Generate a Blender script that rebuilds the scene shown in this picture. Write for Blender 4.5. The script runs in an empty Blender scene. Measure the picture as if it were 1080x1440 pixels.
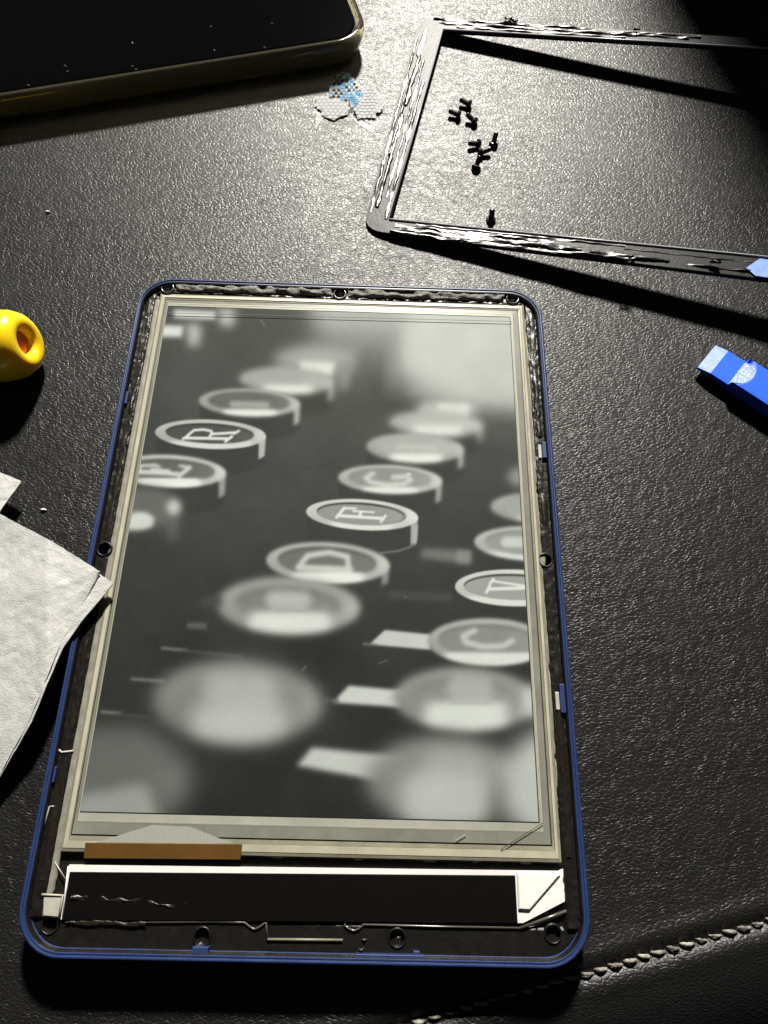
import bpy, bmesh, math, random
import numpy as np
from mathutils import Vector, Matrix

# ------------------------------------------------------------------ camera, world, light
S = 0.001                                     # everything below is authored in millimetres
sc = bpy.context.scene
CAM_LOC = (11.01337, -48.51893, 156.05832)
CAM_ROT = (0.38661, -0.02202, 0.02192)
cam_d = bpy.data.cameras.new('camera'); cam = bpy.data.objects.new('camera', cam_d)
sc.collection.objects.link(cam); sc.camera = cam
cam.location = [c * S for c in CAM_LOC]; cam.rotation_euler = CAM_ROT
cam_d.sensor_fit = 'VERTICAL'; cam_d.sensor_height = 24.0; cam_d.lens = 24.0 * 960 / 1440
cam_d.clip_start = 0.005; cam_d.clip_end = 20
world = bpy.data.worlds.new('World'); sc.world = world; world.use_nodes = True
bg = world.node_tree.nodes['Background']
bg.inputs[0].default_value = (0.9, 0.95, 1.0, 1); bg.inputs[1].default_value = 0.024
LAMP = Vector((75, 1370, 1040)); AIM = Vector((10, 40, 0))
lamp_d = bpy.data.lights.new('desk_lamp_light', 'AREA'); lamp_d.shape = 'DISK'; lamp_d.size = 0.15
lamp_d.energy = 92.0; lamp_d.color = (1.0, 0.955, 0.86)
lamp = bpy.data.objects.new('desk_lamp_light', lamp_d); sc.collection.objects.link(lamp)
lamp.location = LAMP * S
lamp.rotation_euler = (AIM - LAMP).to_track_quat('-Z', 'Y').to_euler()
sc.view_settings.view_transform = 'Standard'; sc.view_settings.look = 'None'
sc.view_settings.exposure = 0.0; sc.view_settings.gamma = 1.0
sc.view_settings.use_curve_mapping = False

rnd = random.Random(7)
# ------------------------------------------------------------------ helpers
_R = np.array(cam.rotation_euler.to_matrix()); _C = np.array(CAM_LOC)
def at(px, py, z=0.0, a=0.0, x0=0.0):
    """survey: point of the photograph -> place on the plane z + a*(x-x0) (mm)"""
    d = _R @ np.array([(px - 540) / 960.0, -(py - 720) / 960.0, -1.0])
    t = (z + a * (_C[0] - x0) - _C[2]) / (d[2] - a * d[0])
    p = _C + t * d
    return (float(p[0]), float(p[1]), float(p[2]))
def P(pts, z=0.0): return [at(x, y, z) for x, y in pts]

class VN:                                     # smooth value noise on a lattice
    def __init__(s, seed): s.g = np.random.RandomState(seed).rand(256, 256) * 2 - 1
    def __call__(s, x, y):
        x = np.asarray(x, float); y = np.asarray(y, float)
        xi = np.floor(x).astype(int); yi = np.floor(y).astype(int); fx = x - xi; fy = y - yi
        fx = fx * fx * (3 - 2 * fx); fy = fy * fy * (3 - 2 * fy); g = s.g; m = 255
        a = g[xi & m, yi & m]; b = g[(xi + 1) & m, yi & m]; c = g[xi & m, (yi + 1) & m]; d = g[(xi + 1) & m, (yi + 1) & m]
        return (a * (1 - fx) + b * fx) * (1 - fy) + (c * (1 - fx) + d * fx) * fy
    def fbm(s, x, y, o=4):
        t = 0; k = 1.0
        for i in range(o): t = t + s(x * 2 ** i + 17 * i, y * 2 ** i + 31 * i) * k; k *= .5
        return t
noise = VN(3)

class MB:
    def __init__(s): s.v = []; s.f = []
    def add(s, verts, faces):
        o = len(s.v); s.v += [tuple(p) for p in verts]; s.f += [tuple(i + o for i in f) for f in faces]; return s
    def box(s, a, b):
        (x0, y0, z0), (x1, y1, z1) = a, b
        return s.add([(x0,y0,z0),(x1,y0,z0),(x1,y1,z0),(x0,y1,z0),(x0,y0,z1),(x1,y0,z1),(x1,y1,z1),(x0,y1,z1)],
                     [(0,3,2,1),(4,5,6,7),(0,1,5,4),(1,2,6,5),(2,3,7,6),(3,0,4,7)])
    def loft(s, loops, cap0=False, cap1=False, closed=True):
        n = len(loops[0]); V = [p for l in loops for p in l]; F = []
        for k in range(len(loops) - 1):
            for i in range(n if closed else n - 1):
                j = (i + 1) % n; F.append((k*n+i, k*n+j, (k+1)*n+j, (k+1)*n+i))
        if cap0: F.append(tuple(range(n - 1, -1, -1)))
        if cap1: F.append(tuple((len(loops)-1)*n + i for i in range(n)))
        return s.add(V, F)
    def prism(s, poly, z0, z1, bev=0.0):
        """poly: (x,y) counter-clockwise, top edge chamfered by bev"""
        lo = [(p[0], p[1], z0) for p in poly]
        if bev > 0:
            ins = inset(poly, bev)
            return s.loft([lo, [(p[0], p[1], z1 - bev) for p in poly], [(p[0], p[1], z1) for p in ins]], True, True)
        return s.loft([lo, [(p[0], p[1], z1) for p in poly]], True, True)
    def tube(s, path, r, n=8):
        path = [Vector(p) for p in path]; loops = []
        rr = r if isinstance(r, (list, tuple)) else [r] * len(path)
        for i, p in enumerate(path):
            t = (path[min(i+1, len(path)-1)] - path[max(i-1, 0)]).normalized()
            u = t.cross(Vector((0,0,1)));
            if u.length < 1e-4: u = t.cross(Vector((1,0,0)))
            u.normalize(); w = u.cross(t)
            loops.append([tuple(p + rr[i] * (math.cos(2*math.pi*k/n) * u + math.sin(2*math.pi*k/n) * w)) for k in range(n)])
        return s.loft(loops, True, True)
    def lathe(s, prof, n=32, M=None):
        """prof: (axial, radius) along local z"""
        loops = [[(r*math.cos(2*math.pi*k/n), r*math.sin(2*math.pi*k/n), a) for k in range(n)] for a, r in prof]
        if M is not None: loops = [[tuple(M @ Vector(p)) for p in l] for l in loops]
        return s.loft(loops, True, True)
    def grid(s, X, Y, Z, mask=None):
        ny, nx = X.shape; o = len(s.v)
        s.v += list(map(tuple, np.stack([X.ravel(), Y.ravel(), Z.ravel()], 1).tolist()))
        for j in range(ny - 1):
            for i in range(nx - 1):
                if mask is not None and not mask[j, i]: continue
                a = o + j * nx + i; s.f.append((a, a + 1, a + nx + 1, a + nx))
        return s
    def build(s, name, mat, parent=None, smooth=False, origin=None, sharp=None, bevel=0):
        me = bpy.data.meshes.new(name)
        if parent is not None: o0 = Vector(parent['_o'])
        elif origin is not None: o0 = Vector(origin)
        else:
            a = np.array(s.v); o0 = Vector(((a[:,0].min()+a[:,0].max())/2, (a[:,1].min()+a[:,1].max())/2, a[:,2].min()))
        v = (np.array(s.v, float) - np.array(o0)) * S
        me.from_pydata(v.tolist(), [], s.f); me.update()
        bm = bmesh.new(); bm.from_mesh(me); bmesh.ops.recalc_face_normals(bm, faces=bm.faces); bm.to_mesh(me); bm.free()
        if smooth:
            me.polygons.foreach_set('use_smooth', [True] * len(me.polygons))
            if sharp: me.set_sharp_from_angle(angle=math.radians(sharp))
        me.materials.append(mat)
        ob = bpy.data.objects.new(name, me); sc.collection.objects.link(ob)
        if parent is not None:
            ob.parent = parent; ob['_o'] = list(o0)
            # children of children share the thing's base point
        else: ob.location = o0 * S; ob['_o'] = list(o0)
        if bevel:
            m = ob.modifiers.new('bevel', 'BEVEL'); m.width = bevel * S; m.segments = 2; m.limit_method = 'ANGLE'
        return ob

def inset(poly, d):
    n = len(poly); out = []
    area = sum(poly[i][0]*poly[(i+1)%n][1]-poly[(i+1)%n][0]*poly[i][1] for i in range(n))
    sg = 1 if area > 0 else -1
    for i in range(n):
        p0 = Vector(poly[i-1][:2]); p = Vector(poly[i][:2]); p1 = Vector(poly[(i+1)%n][:2])
        e0 = (p - p0).normalized(); e1 = (p1 - p).normalized()
        n0 = Vector((-e0.y, e0.x)) * sg; n1 = Vector((-e1.y, e1.x)) * sg
        b = (n0 + n1); b = b / max(b.length_squared / 2, .3)
        out.append((p.x + b.x * d, p.y + b.y * d))
    return out
def rrect(x0, y0, x1, y1, r, z, n=10):
    pts = []
    for cx, cy, a0 in ((x1-r, y0+r, -90), (x1-r, y1-r, 0), (x0+r, y1-r, 90), (x0+r, y0+r, 180)):
        for k in range(n + 1):
            a = math.radians(a0 + 90 * k / n); pts.append((cx + r*math.cos(a), cy + r*math.sin(a), z))
    return pts
def thing(name, label, cat, loc, group=None):
    o = bpy.data.objects.new(name, None); sc.collection.objects.link(o)
    o.empty_display_size = 0.005; o.location = Vector(loc) * S; o['_o'] = list(loc)
    o['label'] = label; o['category'] = cat
    if group: o['group'] = group
    return o
def tag(o, label, cat, group=None):
    o['label'] = label; o['category'] = cat
    if group: o['group'] = group
    return o
def resample(path, step):
    path = [Vector(p) for p in path]; out = [path[0].copy()]
    for a, b in zip(path, path[1:]):
        n = max(1, int((b - a).length / step))
        for k in range(1, n + 1): out.append(a.lerp(b, k / n))
    return out
def ribbon(mb, path, w, h, jag=.3, lump=.5, seed=0, step=.5, cols=7, freq=1.0, skirt=.4):
    """a ragged, lumpy strip laid along a path (path z = its bed)"""
    pts = resample(path, step); N = len(pts); s = np.arange(N) * step
    vn = VN(100 + seed); L = []
    eL = w/2 * (1 + jag * vn.fbm(s * .55 * freq, s * 0 + 3.3, 4)); eR = w/2 * (1 + jag * vn.fbm(s * .55 * freq, s * 0 + 40.7, 4))
    for i, p in enumerate(pts):
        t = (pts[min(i+1, N-1)] - pts[max(i-1, 0)]); nrm = Vector((-t.y, t.x, 0)).normalized(); row = []
        a = p + nrm * eL[i]; row.append((a.x, a.y, a.z - skirt))
        for k in range(cols):
            u = k / (cols - 1); off = eL[i] * (1 - u) - eR[i] * u; q = p + nrm * off
            prof = (1 - abs(2*u - 1) ** 3)
            hh = h * prof * max(.08, 1 + lump * float(vn.fbm(s[i] * freq * .3, off * freq * .8 + 20, 2)) * 1.6)
            row.append((q.x, q.y, q.z + hh))
        b = p - nrm * eR[i]; row.append((b.x, b.y, b.z - skirt)); L.append(row)
    mb.loft(L, closed=False); return mb

# ------------------------------------------------------------------ materials
def mat(name, col, rough=.5, metal=0.0, spec=.5, bump=None, var=None, coat=0, trans=0, sss=0, ior=1.45, bdist=.05):
    """bump: list of (scale per mm, strength, kind); var: (scale per mm, other colour, lo, hi)"""
    m = bpy.data.materials.new(name); m.use_nodes = True; nt = m.node_tree; N = nt.nodes; b = N['Principled BSDF']
    b.inputs['Base Color'].default_value = (*col, 1); b.inputs['Roughness'].default_value = rough
    b.inputs['Metallic'].default_value = metal; b.inputs['Specular IOR Level'].default_value = spec
    b.inputs['Coat Weight'].default_value = coat; b.inputs['Coat Roughness'].default_value = .12
    b.inputs['Transmission Weight'].default_value = trans; b.inputs['IOR'].default_value = ior
    if sss:
        b.inputs['Subsurface Weight'].default_value = sss; b.inputs['Subsurface Radius'].default_value = (1, .5, .2); b.inputs['Subsurface Scale'].default_value = .003
    tc = N.new('ShaderNodeTexCoord')
    if var:
        t = N.new('ShaderNodeTexNoise'); t.inputs['Scale'].default_value = var[0] * 1000; t.inputs['Detail'].default_value = 6; t.inputs['Roughness'].default_value = .65
        nt.links.new(tc.outputs['Object'], t.inputs['Vector'])
        r = N.new('ShaderNodeValToRGB'); r.color_ramp.elements[0].position = var[2]; r.color_ramp.elements[1].position = var[3]
        r.color_ramp.elements[0].color = (*col, 1); r.color_ramp.elements[1].color = (*var[1], 1)
        nt.links.new(t.outputs['Fac'], r.inputs['Fac']); nt.links.new(r.outputs['Color'], b.inputs['Base Color'])
    prev = None
    for sc_, st, kind in (bump or []):
        if kind == 'noise':
            t = N.new('ShaderNodeTexNoise'); t.inputs['Detail'].default_value = 5; out = t.outputs['Fac']
        else:
            t = N.new('ShaderNodeTexVoronoi'); t.feature = kind; out = t.outputs['Distance']
        t.inputs['Scale'].default_value = sc_ * 1000; nt.links.new(tc.outputs['Object'], t.inputs['Vector'])
        bp = N.new('ShaderNodeBump'); bp.inputs['Strength'].default_value = st; bp.inputs['Distance'].default_value = bdist * S
        nt.links.new(out, bp.inputs['Height'])
        if prev: nt.links.new(prev.outputs['Normal'], bp.inputs['Normal'])
        prev = bp
    if prev: nt.links.new(prev.outputs['Normal'], b.inputs['Normal'])
    return m

def leather_mat():
    m = bpy.data.materials.new('black_leather'); m.use_nodes = True; nt = m.node_tree; N = nt.nodes; b = N['Principled BSDF']; L = nt.links.new
    b.inputs['Base Color'].default_value = (.007, .0068, .0068, 1); b.inputs['Specular IOR Level'].default_value = .36
    def noise_n(scale, detail=3, vec=None, rough=.5):
        n = N.new('ShaderNodeTexNoise'); n.noise_dimensions = '2D'; n.inputs['Scale'].default_value = scale; n.inputs['Detail'].default_value = detail; n.inputs['Roughness'].default_value = rough
        L(vec or tc.outputs['Object'], n.inputs['Vector']); return n
    def rng(src, a, b_, c, d):
        r = N.new('ShaderNodeMapRange'); [r.inputs[k].__setattr__('default_value', v) for k, v in (('From Min', a), ('From Max', b_), ('To Min', c), ('To Max', d))]
        L(src, r.inputs['Value']); return r.outputs[0]
    def bump(h, strength, dist, prev=None, inv=False):
        n = N.new('ShaderNodeBump'); n.invert = inv; n.inputs['Distance'].default_value = dist * S
        if isinstance(strength, float): n.inputs['Strength'].default_value = strength
        else: L(strength, n.inputs['Strength'])
        L(h, n.inputs['Height'])
        if prev: L(prev.outputs[0], n.inputs['Normal'])
        return n
    tc = N.new('ShaderNodeTexCoord')
    warp = noise_n(380, 2); sub = N.new('ShaderNodeVectorMath'); sub.operation = 'SUBTRACT'; sub.inputs[1].default_value = (.5, .5, .5); L(warp.outputs['Color'], sub.inputs[0])
    scl = N.new('ShaderNodeVectorMath'); scl.operation = 'SCALE'; scl.inputs['Scale'].default_value = .0018; L(sub.outputs[0], scl.inputs[0])
    add = N.new('ShaderNodeVectorMath'); add.operation = 'ADD'; L(tc.outputs['Object'], add.inputs[0]); L(scl.outputs[0], add.inputs[1])
    mp = N.new('ShaderNodeMapping'); mp.inputs['Rotation'].default_value = (0, 0, math.radians(-28)); mp.inputs['Scale'].default_value = (.72, 1.3, 1); L(add.outputs[0], mp.inputs['Vector'])
    def vor(scale, feat='F1'):
        v = N.new('ShaderNodeTexVoronoi'); v.feature = feat; v.voronoi_dimensions = '2D'; v.inputs['Scale'].default_value = scale; L(mp.outputs[0], v.inputs['Vector']); return v
    v1 = vor(1000, 'DISTANCE_TO_EDGE'); v2 = vor(2300)
    patch = noise_n(60, 2, rough=.6); big = noise_n(22, 2); fine = noise_n(3400, 2, add.outputs[0]); wear = noise_n(130, 3, rough=.7)
    crease = N.new('ShaderNodeTexVoronoi'); crease.feature = 'DISTANCE_TO_EDGE'; crease.voronoi_dimensions = '2D'; crease.inputs['Scale'].default_value = 95
    w2 = noise_n(160, 4); a2 = N.new('ShaderNodeVectorMath'); a2.operation = 'MULTIPLY_ADD'; a2.inputs[1].default_value = (.012, .012, 0); L(w2.outputs['Color'], a2.inputs[0]); L(tc.outputs['Object'], a2.inputs[2]); L(a2.outputs[0], crease.inputs['Vector'])
    b1 = bump(big.outputs['Fac'], .3, 1.0)
    b1 = bump(rng(crease.outputs['Distance'], 0, .035, 0, 1), rng(patch.outputs['Fac'], .45, .7, 0, .35), .12, b1)
    sm = N.new('ShaderNodeMapRange'); sm.interpolation_type = 'SMOOTHSTEP'; sm.inputs['From Max'].default_value = .3; L(v1.outputs['Distance'], sm.inputs['Value'])
    b2 = bump(sm.outputs[0], rng(patch.outputs['Fac'], .3, .7, .7, 1.0), .056, b1)
    b3 = bump(v2.outputs['Distance'], rng(patch.outputs['Fac'], .3, .7, .7, .5), .052, b2, True)
    b4 = bump(fine.outputs['Fac'], .5, .035, b3)
    L(b4.outputs[0], b.inputs['Normal'])
    L(rng(wear.outputs['Fac'], .3, .72, .4, .47), b.inputs['Roughness'])
    return m
M_LEATHER = leather_mat()
M_BLUE = mat('blue_shell_plastic', (.013, .027, .095), .4, bump=[(2.5, .15, 'noise')], var=(.25, (.018, .036, .115), .45, .7))
M_TRAY = mat('black_frame_plastic', (.006, .0055, .005), .34, spec=.4, bump=[(1.2, .5, 'noise'), (5, .35, 'noise')], var=(.5, (.011, .009, .007), .45, .75), bdist=.1)
M_GLUE = mat('dark_glossy_glue', (.011, .009, .007), .28, spec=.4, bump=[(1.5, .4, 'noise'), (6, .3, 'noise')], var=(.8, (.018, .014, .01), .5, .75), bdist=.1)
M_GLUE_GREY = mat('grainy_grey_adhesive', (.05, .046, .04), .42, bump=[(3, .8, 'noise'), (8, .6, 'noise')], var=(2.2, (.3, .28, .25), .42, .75), bdist=.2)
M_FOAM = mat('beige_foam_strip', (.15, .14, .115), .6, bump=[(3, .4, 'noise')], var=(.35, (.22, .21, .175), .4, .7))
M_CREAM = mat('cream_light_guide_frame', (.37, .355, .27), .4, bump=[(.8, .2, 'noise')], var=(.12, (.27, .26, .2), .4, .75))
M_TAN = mat('tan_frame_edge', (.16, .15, .11), .4, bump=[(1.2, .2, 'noise')], var=(.2, (.23, .215, .16), .4, .7))
M_GREYBAND = mat('grey_glass_border', (.13, .13, .11), .3, var=(.12, (.18, .18, .155), .35, .7))
M_PALEBAND = mat('pale_electrode_border', (.26, .265, .24), .35, var=(.1, (.33, .335, .305), .35, .7))
M_BLACKLINE = mat('black_seam', (.006, .006, .006), .5)
M_STICKER = mat('white_label', (.62, .62, .61), .45, var=(.1, (.55, .55, .53), .4, .7))
M_BATTERY = mat('black_battery_tape', (.003, .0026, .0026), .36, spec=.22, bump=[(.12, .5, 'noise'), (1.5, .25, 'noise')], bdist=.15)
M_AMBER = mat('amber_polyimide', (.09, .042, .009), .35, var=(.12, (.06, .032, .008), .35, .7))
M_TRACE = mat('silver_traces', (.24, .24, .215), .4)
M_INK = mat('dark_print', (.02, .02, .02), .5)
M_PHONE = mat('black_phone_glass', (.0015, .0014, .0015), .06, spec=.2)
M_PHONEBODY = mat('black_phone_body', (.01, .01, .01), .3)
M_CASE = mat('yellowed_clear_case', (.97, .88, .62), .08, trans=.97, ior=1.46, bump=[(.15, .25, 'noise')], bdist=.4)
M_YELLOW = mat('yellow_handle_plastic', (.85, .6, .012), .22, sss=.35, var=(.15, (.8, .55, .01), .4, .7))
M_ORANGE = mat('orange_core_plastic', (.9, .13, .01), .35, sss=.2, var=(.3, (.85, .17, .01), .4, .7))
M_PRY = mat('blue_pry_plastic', (.02, .1, .8), .33, bump=[(2, .15, 'noise')], var=(.2, (.03, .12, .82), .4, .7))
M_PRYSCUFF = mat('scuffed_blue_plastic', (.12, .2, .75), .5, bump=[(5, .8, 'noise')], var=(2.2, (.5, .55, .85), .5, .62), bdist=.2)
M_PRYWORN = mat('worn_blue_plastic', (.08, .17, .78), .5, bump=[(3, .5, 'noise')], var=(1.2, (.2, .28, .82), .4, .7))
M_TISSUE = mat('white_nonwoven_cloth', (.42, .42, .415), .6, spec=.3, bump=[(.9, .5, 'noise'), (3.5, .6, 'noise')], var=(.5, (.48, .48, .475), .4, .65), bdist=.22)
M_SCREW = mat('black_screw_steel', (.012, .011, .011), .28, metal=.0, spec=.8)
M_BEZEL = mat('black_bezel_plastic', (.01, .01, .011), .42, spec=.2, bump=[(.25, .4, 'noise'), (1.2, .35, 'noise')], bdist=.12)
M_RESIDUE = mat('wrinkled_black_adhesive', (.014, .0135, .0135), .3, spec=.5, bump=[(.6, .3, 'noise')], bdist=.12)
M_LIPWHITE = mat('pale_bezel_lip', (.3, .3, .34), .25)  # inner lip paler than the rest of the bezel
M_LINER = mat('pale_blue_film', (.14, .24, .58), .4, bump=[(1.5, .3, 'noise')], var=(.5, (.2, .3, .62), .4, .7))
M_HEXW = mat('white_film_cells', (.4, .41, .42), .75, spec=.15)
M_HEXD = mat('dark_film_cells', (.012, .014, .016), .8, spec=.1)
M_HEXB = mat('blue_film_cells', (.02, .2, .42), .7, spec=.15)
M_THREAD = mat('cream_thread', (.34, .32, .27), .85, bump=[(4, .6, 'noise')], var=(.45, (.08, .075, .065), .38, .62))
M_BLOCKER = mat('black_blocker', (.006, .006, .006), .8, spec=.1, bump=[(.5, .4, 'noise')])
M_LINT = mat('white_lint', (.7, .7, .68), .8)
M_BOXGREY = mat('moulded_grey_plastic', (.3, .29, .25), .45, var=(.3, (.4, .39, .34), .4, .7))
M_RAIL = mat('lit_black_edge', (.06, .055, .045), .22, spec=.9)  # paler than the black plastic: light caught along moulded edges, put into the colour

def clear_mat():
    m = bpy.data.materials.new('clear_light_guide'); m.use_nodes = True; nt = m.node_tree; N = nt.nodes; nt.nodes.remove(N['Principled BSDF'])
    t = N.new('ShaderNodeBsdfTransparent'); t.inputs[0].default_value = (.985, .985, .97, 1)
    g = N.new('ShaderNodeBsdfGlossy'); g.inputs['Roughness'].default_value = .05
    f = N.new('ShaderNodeValue'); f.outputs[0].default_value = .018; x = N.new('ShaderNodeMixShader')
    nt.links.new(f.outputs[0], x.inputs[0]); nt.links.new(t.outputs[0], x.inputs[1]); nt.links.new(g.outputs[0], x.inputs[2]); nt.links.new(x.outputs[0], N['Material Output'].inputs[0])
    return m
M_CLEAR = clear_mat()
def film_mat():
    m = bpy.data.materials.new('translucent_film'); m.use_nodes = True; nt = m.node_tree; N = nt.nodes; b = N['Principled BSDF']
    b.inputs['Base Color'].default_value = (.3, .33, .36, 1); b.inputs['Roughness'].default_value = .45
    t = N.new('ShaderNodeBsdfTransparent'); x = N.new('ShaderNodeMixShader'); x.inputs[0].default_value = .22
    nt.links.new(t.outputs[0], x.inputs[1]); nt.links.new(b.outputs[0], x.inputs[2]); nt.links.new(x.outputs[0], N['Material Output'].inputs[0])
    return m
M_FILM = film_mat()
M_FILMW = mat('milky_film', (.2, .21, .22), .6, spec=.3)

# ------------------------------------------------------------------ the leather surface with its seam
A = Vector(at(838, 1365)); B = Vector(at(1080, 1295)); sd = (B - A); sd.z = 0; sd.normalize(); sn = Vector((sd.y, -sd.x, 0))  # sn: over the edge
mb = MB()
us = np.concatenate([np.linspace(-420, -150, 10), np.linspace(-140, 200, 120), np.linspace(210, 420, 8)])
ds = np.concatenate([np.linspace(-700, -320, 6), np.linspace(-300, -8, 50), np.linspace(-6, 6, 25), np.linspace(7, 60, 30), np.linspace(75, 500, 8)])
U, D = np.meshgrid(us, ds)
Z = .35 * noise.fbm(U * .012, D * .012, 3) * np.clip((-D - 6) / 40, 0, 1) * 0
Z = Z - .75 * np.exp(-(D / 1.1) ** 2) + .35 * np.exp(-((np.abs(D) - 3) / 1.8) ** 2)
dd = np.clip(D - 2.5, 0, None); Z = Z - np.where(dd < 20, dd * dd / 44.0, 9.09 + (dd - 20) * .909)
X = A.x + U * sd.x + D * sn.x; Y = A.y + U * sd.y + D * sn.y
mb.grid(X, Y, Z)
leather = mb.build('leather_tabletop', M_LEATHER, smooth=True, origin=(0, 0, 0)); leather['kind'] = 'structure'
for k in range(40):                                        # thread stitches along the seam
    L0 = -66 + k * 3.05; m = MB(); p = []; rr = []
    tilt = .32 + rnd.uniform(-.12, .12); ln = 2.75 + rnd.uniform(-.5, .3); fat = rnd.uniform(.7, 1.15); drop = rnd.uniform(-.15, .3)
    for q in range(9):
        u = q / 8; c = A + sd * (L0 + (u - .5) * ln) + sn * ((u - .5) * tilt * 2 + rnd.uniform(-.06, .06))
        p.append((c.x, c.y, -.4 - drop + .75 * math.sin(math.pi * u))); rr.append((.14 + .24 * math.sin(math.pi * u) ** .6) * fat + rnd.uniform(-.05, .05))
    m.tube(p, rr, 8); m.build('stitch', M_THREAD, leather, smooth=True)

# ------------------------------------------------------------------ the opened e-reader
ER = thing('e_reader', 'opened e-reader in a blue shell showing typewriter keys on its screen', 'e-reader', (0, 0, 0))
HW, HH = 54.3, 78.9
def rl(ins, z, r=9.2, n=14): return rrect(-HW + ins, -HH + ins, HW - ins, HH - ins, max(r - ins, .4), z, n)
mb = MB()
mb.loft([rl(5, .25), rl(2.2, .9), rl(.7, 2.6), rl(.1, 4.6), rl(0, 6.1), rl(.1, 6.85), rl(.34, 7.33), rl(.6, 7.46), rl(.8, 7.38), rl(.88, 7.12), rl(.98, 7.08), rl(1.06, 7.22),
         rl(1.28, 7.24), rl(1.4, 7.1), rl(1.95, 5.0), rl(3, 4.4), rl(8, 4.3)], True, True)
shell = mb.build('back_shell', M_BLUE, ER, smooth=True, sharp=50)
MB().loft([rl(1.38, 6.2), rl(1.36, 7.12), rl(1.46, 7.14), rl(1.6, 7.0), rl(1.8, 5.2)]).build('inner_wall', M_TRAY, ER, smooth=True, sharp=50)
def clip(x0, y0, x1, y1, z0=5.5, z1=7.1):
    MB().box((x0, y0, z0), (x1, y1, z1)).build('clip', M_BLUE, ER, bevel=.12)
clip(51.6, 27.8, 52.6, 32.3); clip(51.5, -32.5, 52.6, -26.5); clip(-52.6, 39.5, -52.0, 43); clip(-52.6, -48.5, -52.1, -45.5)
clip(-20.8, -77.5, -17.8, -76.3, z1=6.95); clip(9.5, -77.5, 22.5, -76.9, z1=7.0); clip(20.4, -77.4, 21.6, -76.3, z1=6.8)
for (x, y) in ((51.25, 29.8), (51.15, -30)):
    MB().box((x - .55, y - 1.9, 6.0), (x + .3, y + 1.9, 6.6)).build('clip_pad', M_BOXGREY, ER, bevel=.2)

holes = [(-47.0, 76.0), (-.4, 76.0), (46.6, 76.2), (-51.0, 1.4), (50.6, 1.7), (47.2, -73.2), (-48.4, -73.4), (-19.5, -74.9), (17.4, -74.4)]
gx = np.linspace(-52.5, 52.5, 300); gy = np.linspace(-77.1, 77.1, 440); X, Y = np.meshgrid(gx, gy)
Z = 5.55 + .08 * noise.fbm(X * .55, Y * .55, 4)
side = (np.abs(X) > 49.8) | (Y > 74.6)
Z = np.where(side, Z + .6 + .06 * noise.fbm(X * 1.2 + 9, Y * 1.2, 3), Z)
Z = np.where((Y < -61) & (Y > -72.2) & (np.abs(X) < 49.5), 4.9, Z)
Z = np.where((Y < -72.2), 5.5 + .05 * noise.fbm(X * .4, Y * .4, 3), Z)
for hx, hy in holes:
    r = np.hypot(X - hx, Y - hy); Z = np.where(r < 1.5, 4.6, Z)
# keep the rounded corners inside the shell
cx = np.clip(np.abs(X) - (52.5 - 7.3), 0, None); cy = np.clip(np.abs(Y) - (77.1 - 7.3), 0, None); vis = (np.hypot(cx, cy) < 7.35)
mask = vis[:-1, :-1] & vis[1:, :-1] & vis[:-1, 1:] & vis[1:, 1:]
MB().grid(X, Y, Z, mask).build('middle_frame', M_TRAY, ER, smooth=True, sharp=60)
for hx, hy in holes:
    n = 22; zo = 0 if hy < -70 else (.98 if hy > 70 else .6); prof = [(1.42, 4.62), (1.4, 5.6 + zo), (1.46, 5.8 + zo), (1.66, 5.82 + zo), (1.8, 5.65 + zo), (1.85, 5.2)]
    m = MB(); m.loft([[(hx + r*math.cos(2*math.pi*k/n), hy + r*math.sin(2*math.pi*k/n), z) for k in range(n)] for r, z in prof])
    m.build('screw_boss', M_TRAY if hy < 70 else M_RAIL, ER, smooth=True)

# glue left on the frame
def part_ribbon(name, m, pts, w, h, parent=ER, **k):
    mb = MB(); ribbon(mb, pts, w, h, **k); return mb.build(name, m, parent, smooth=True)
part_ribbon('adhesive_strip', M_GLUE_GREY, [(-44.6, 76.5, 6.45), (-2.7, 76.5, 6.45)], 2.3, .45, jag=.25, lump=.7, seed=1, freq=1.6)
part_ribbon('adhesive_strip', M_GLUE_GREY, [(1.9, 76.5, 6.45), (44.2, 76.6, 6.45)], 2.3, .45, jag=.25, lump=.7, seed=2, freq=1.6)
part_ribbon('adhesive_strip', M_GLUE, [(-51.3, 72, 6.1), (-51.1, 40, 6.1), (-51.1, 4, 6.1)], 1.7, .22, jag=.45, lump=.6, seed=3)
part_ribbon('adhesive_strip', M_GLUE, [(-51.2, -1, 6.1), (-51.2, -40, 6.1), (-51.1, -66, 6.1)], 1.6, .22, jag=.45, lump=.6, seed=4)
part_ribbon('adhesive_strip', M_GLUE, [(51.5, 72, 6.1), (51.3, 34, 6.1)], 1.7, .22, jag=.45, lump=.6, seed=5)
part_ribbon('adhesive_strip', M_GLUE, [(51.2, 26, 6.1), (51.2, 5, 6.1)], 1.7, .22, jag=.45, lump=.6, seed=6)
part_ribbon('adhesive_strip', M_GLUE, [(51.3, -2, 6.1), (51.4, -60, 6.1)], 1.5, .22, jag=.45, lump=.6, seed=7)
part_ribbon('foam_strip', M_FOAM, [(-49.35, 72.6, 5.7), (-49.35, 20, 5.7), (-49.5, -30, 5.7), (-49.6, -60, 5.7), (-49.9, -69, 5.6)], 1.9, .3, jag=.22, lump=.12, seed=8)
part_ribbon('foam_strip', M_FOAM, [(50.1, 70, 5.7), (50.1, 20, 5.7), (50.2, -40, 5.7), (50.7, -66, 5.7)], 1.3, .3, jag=.5, lump=.2, seed=9)
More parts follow.
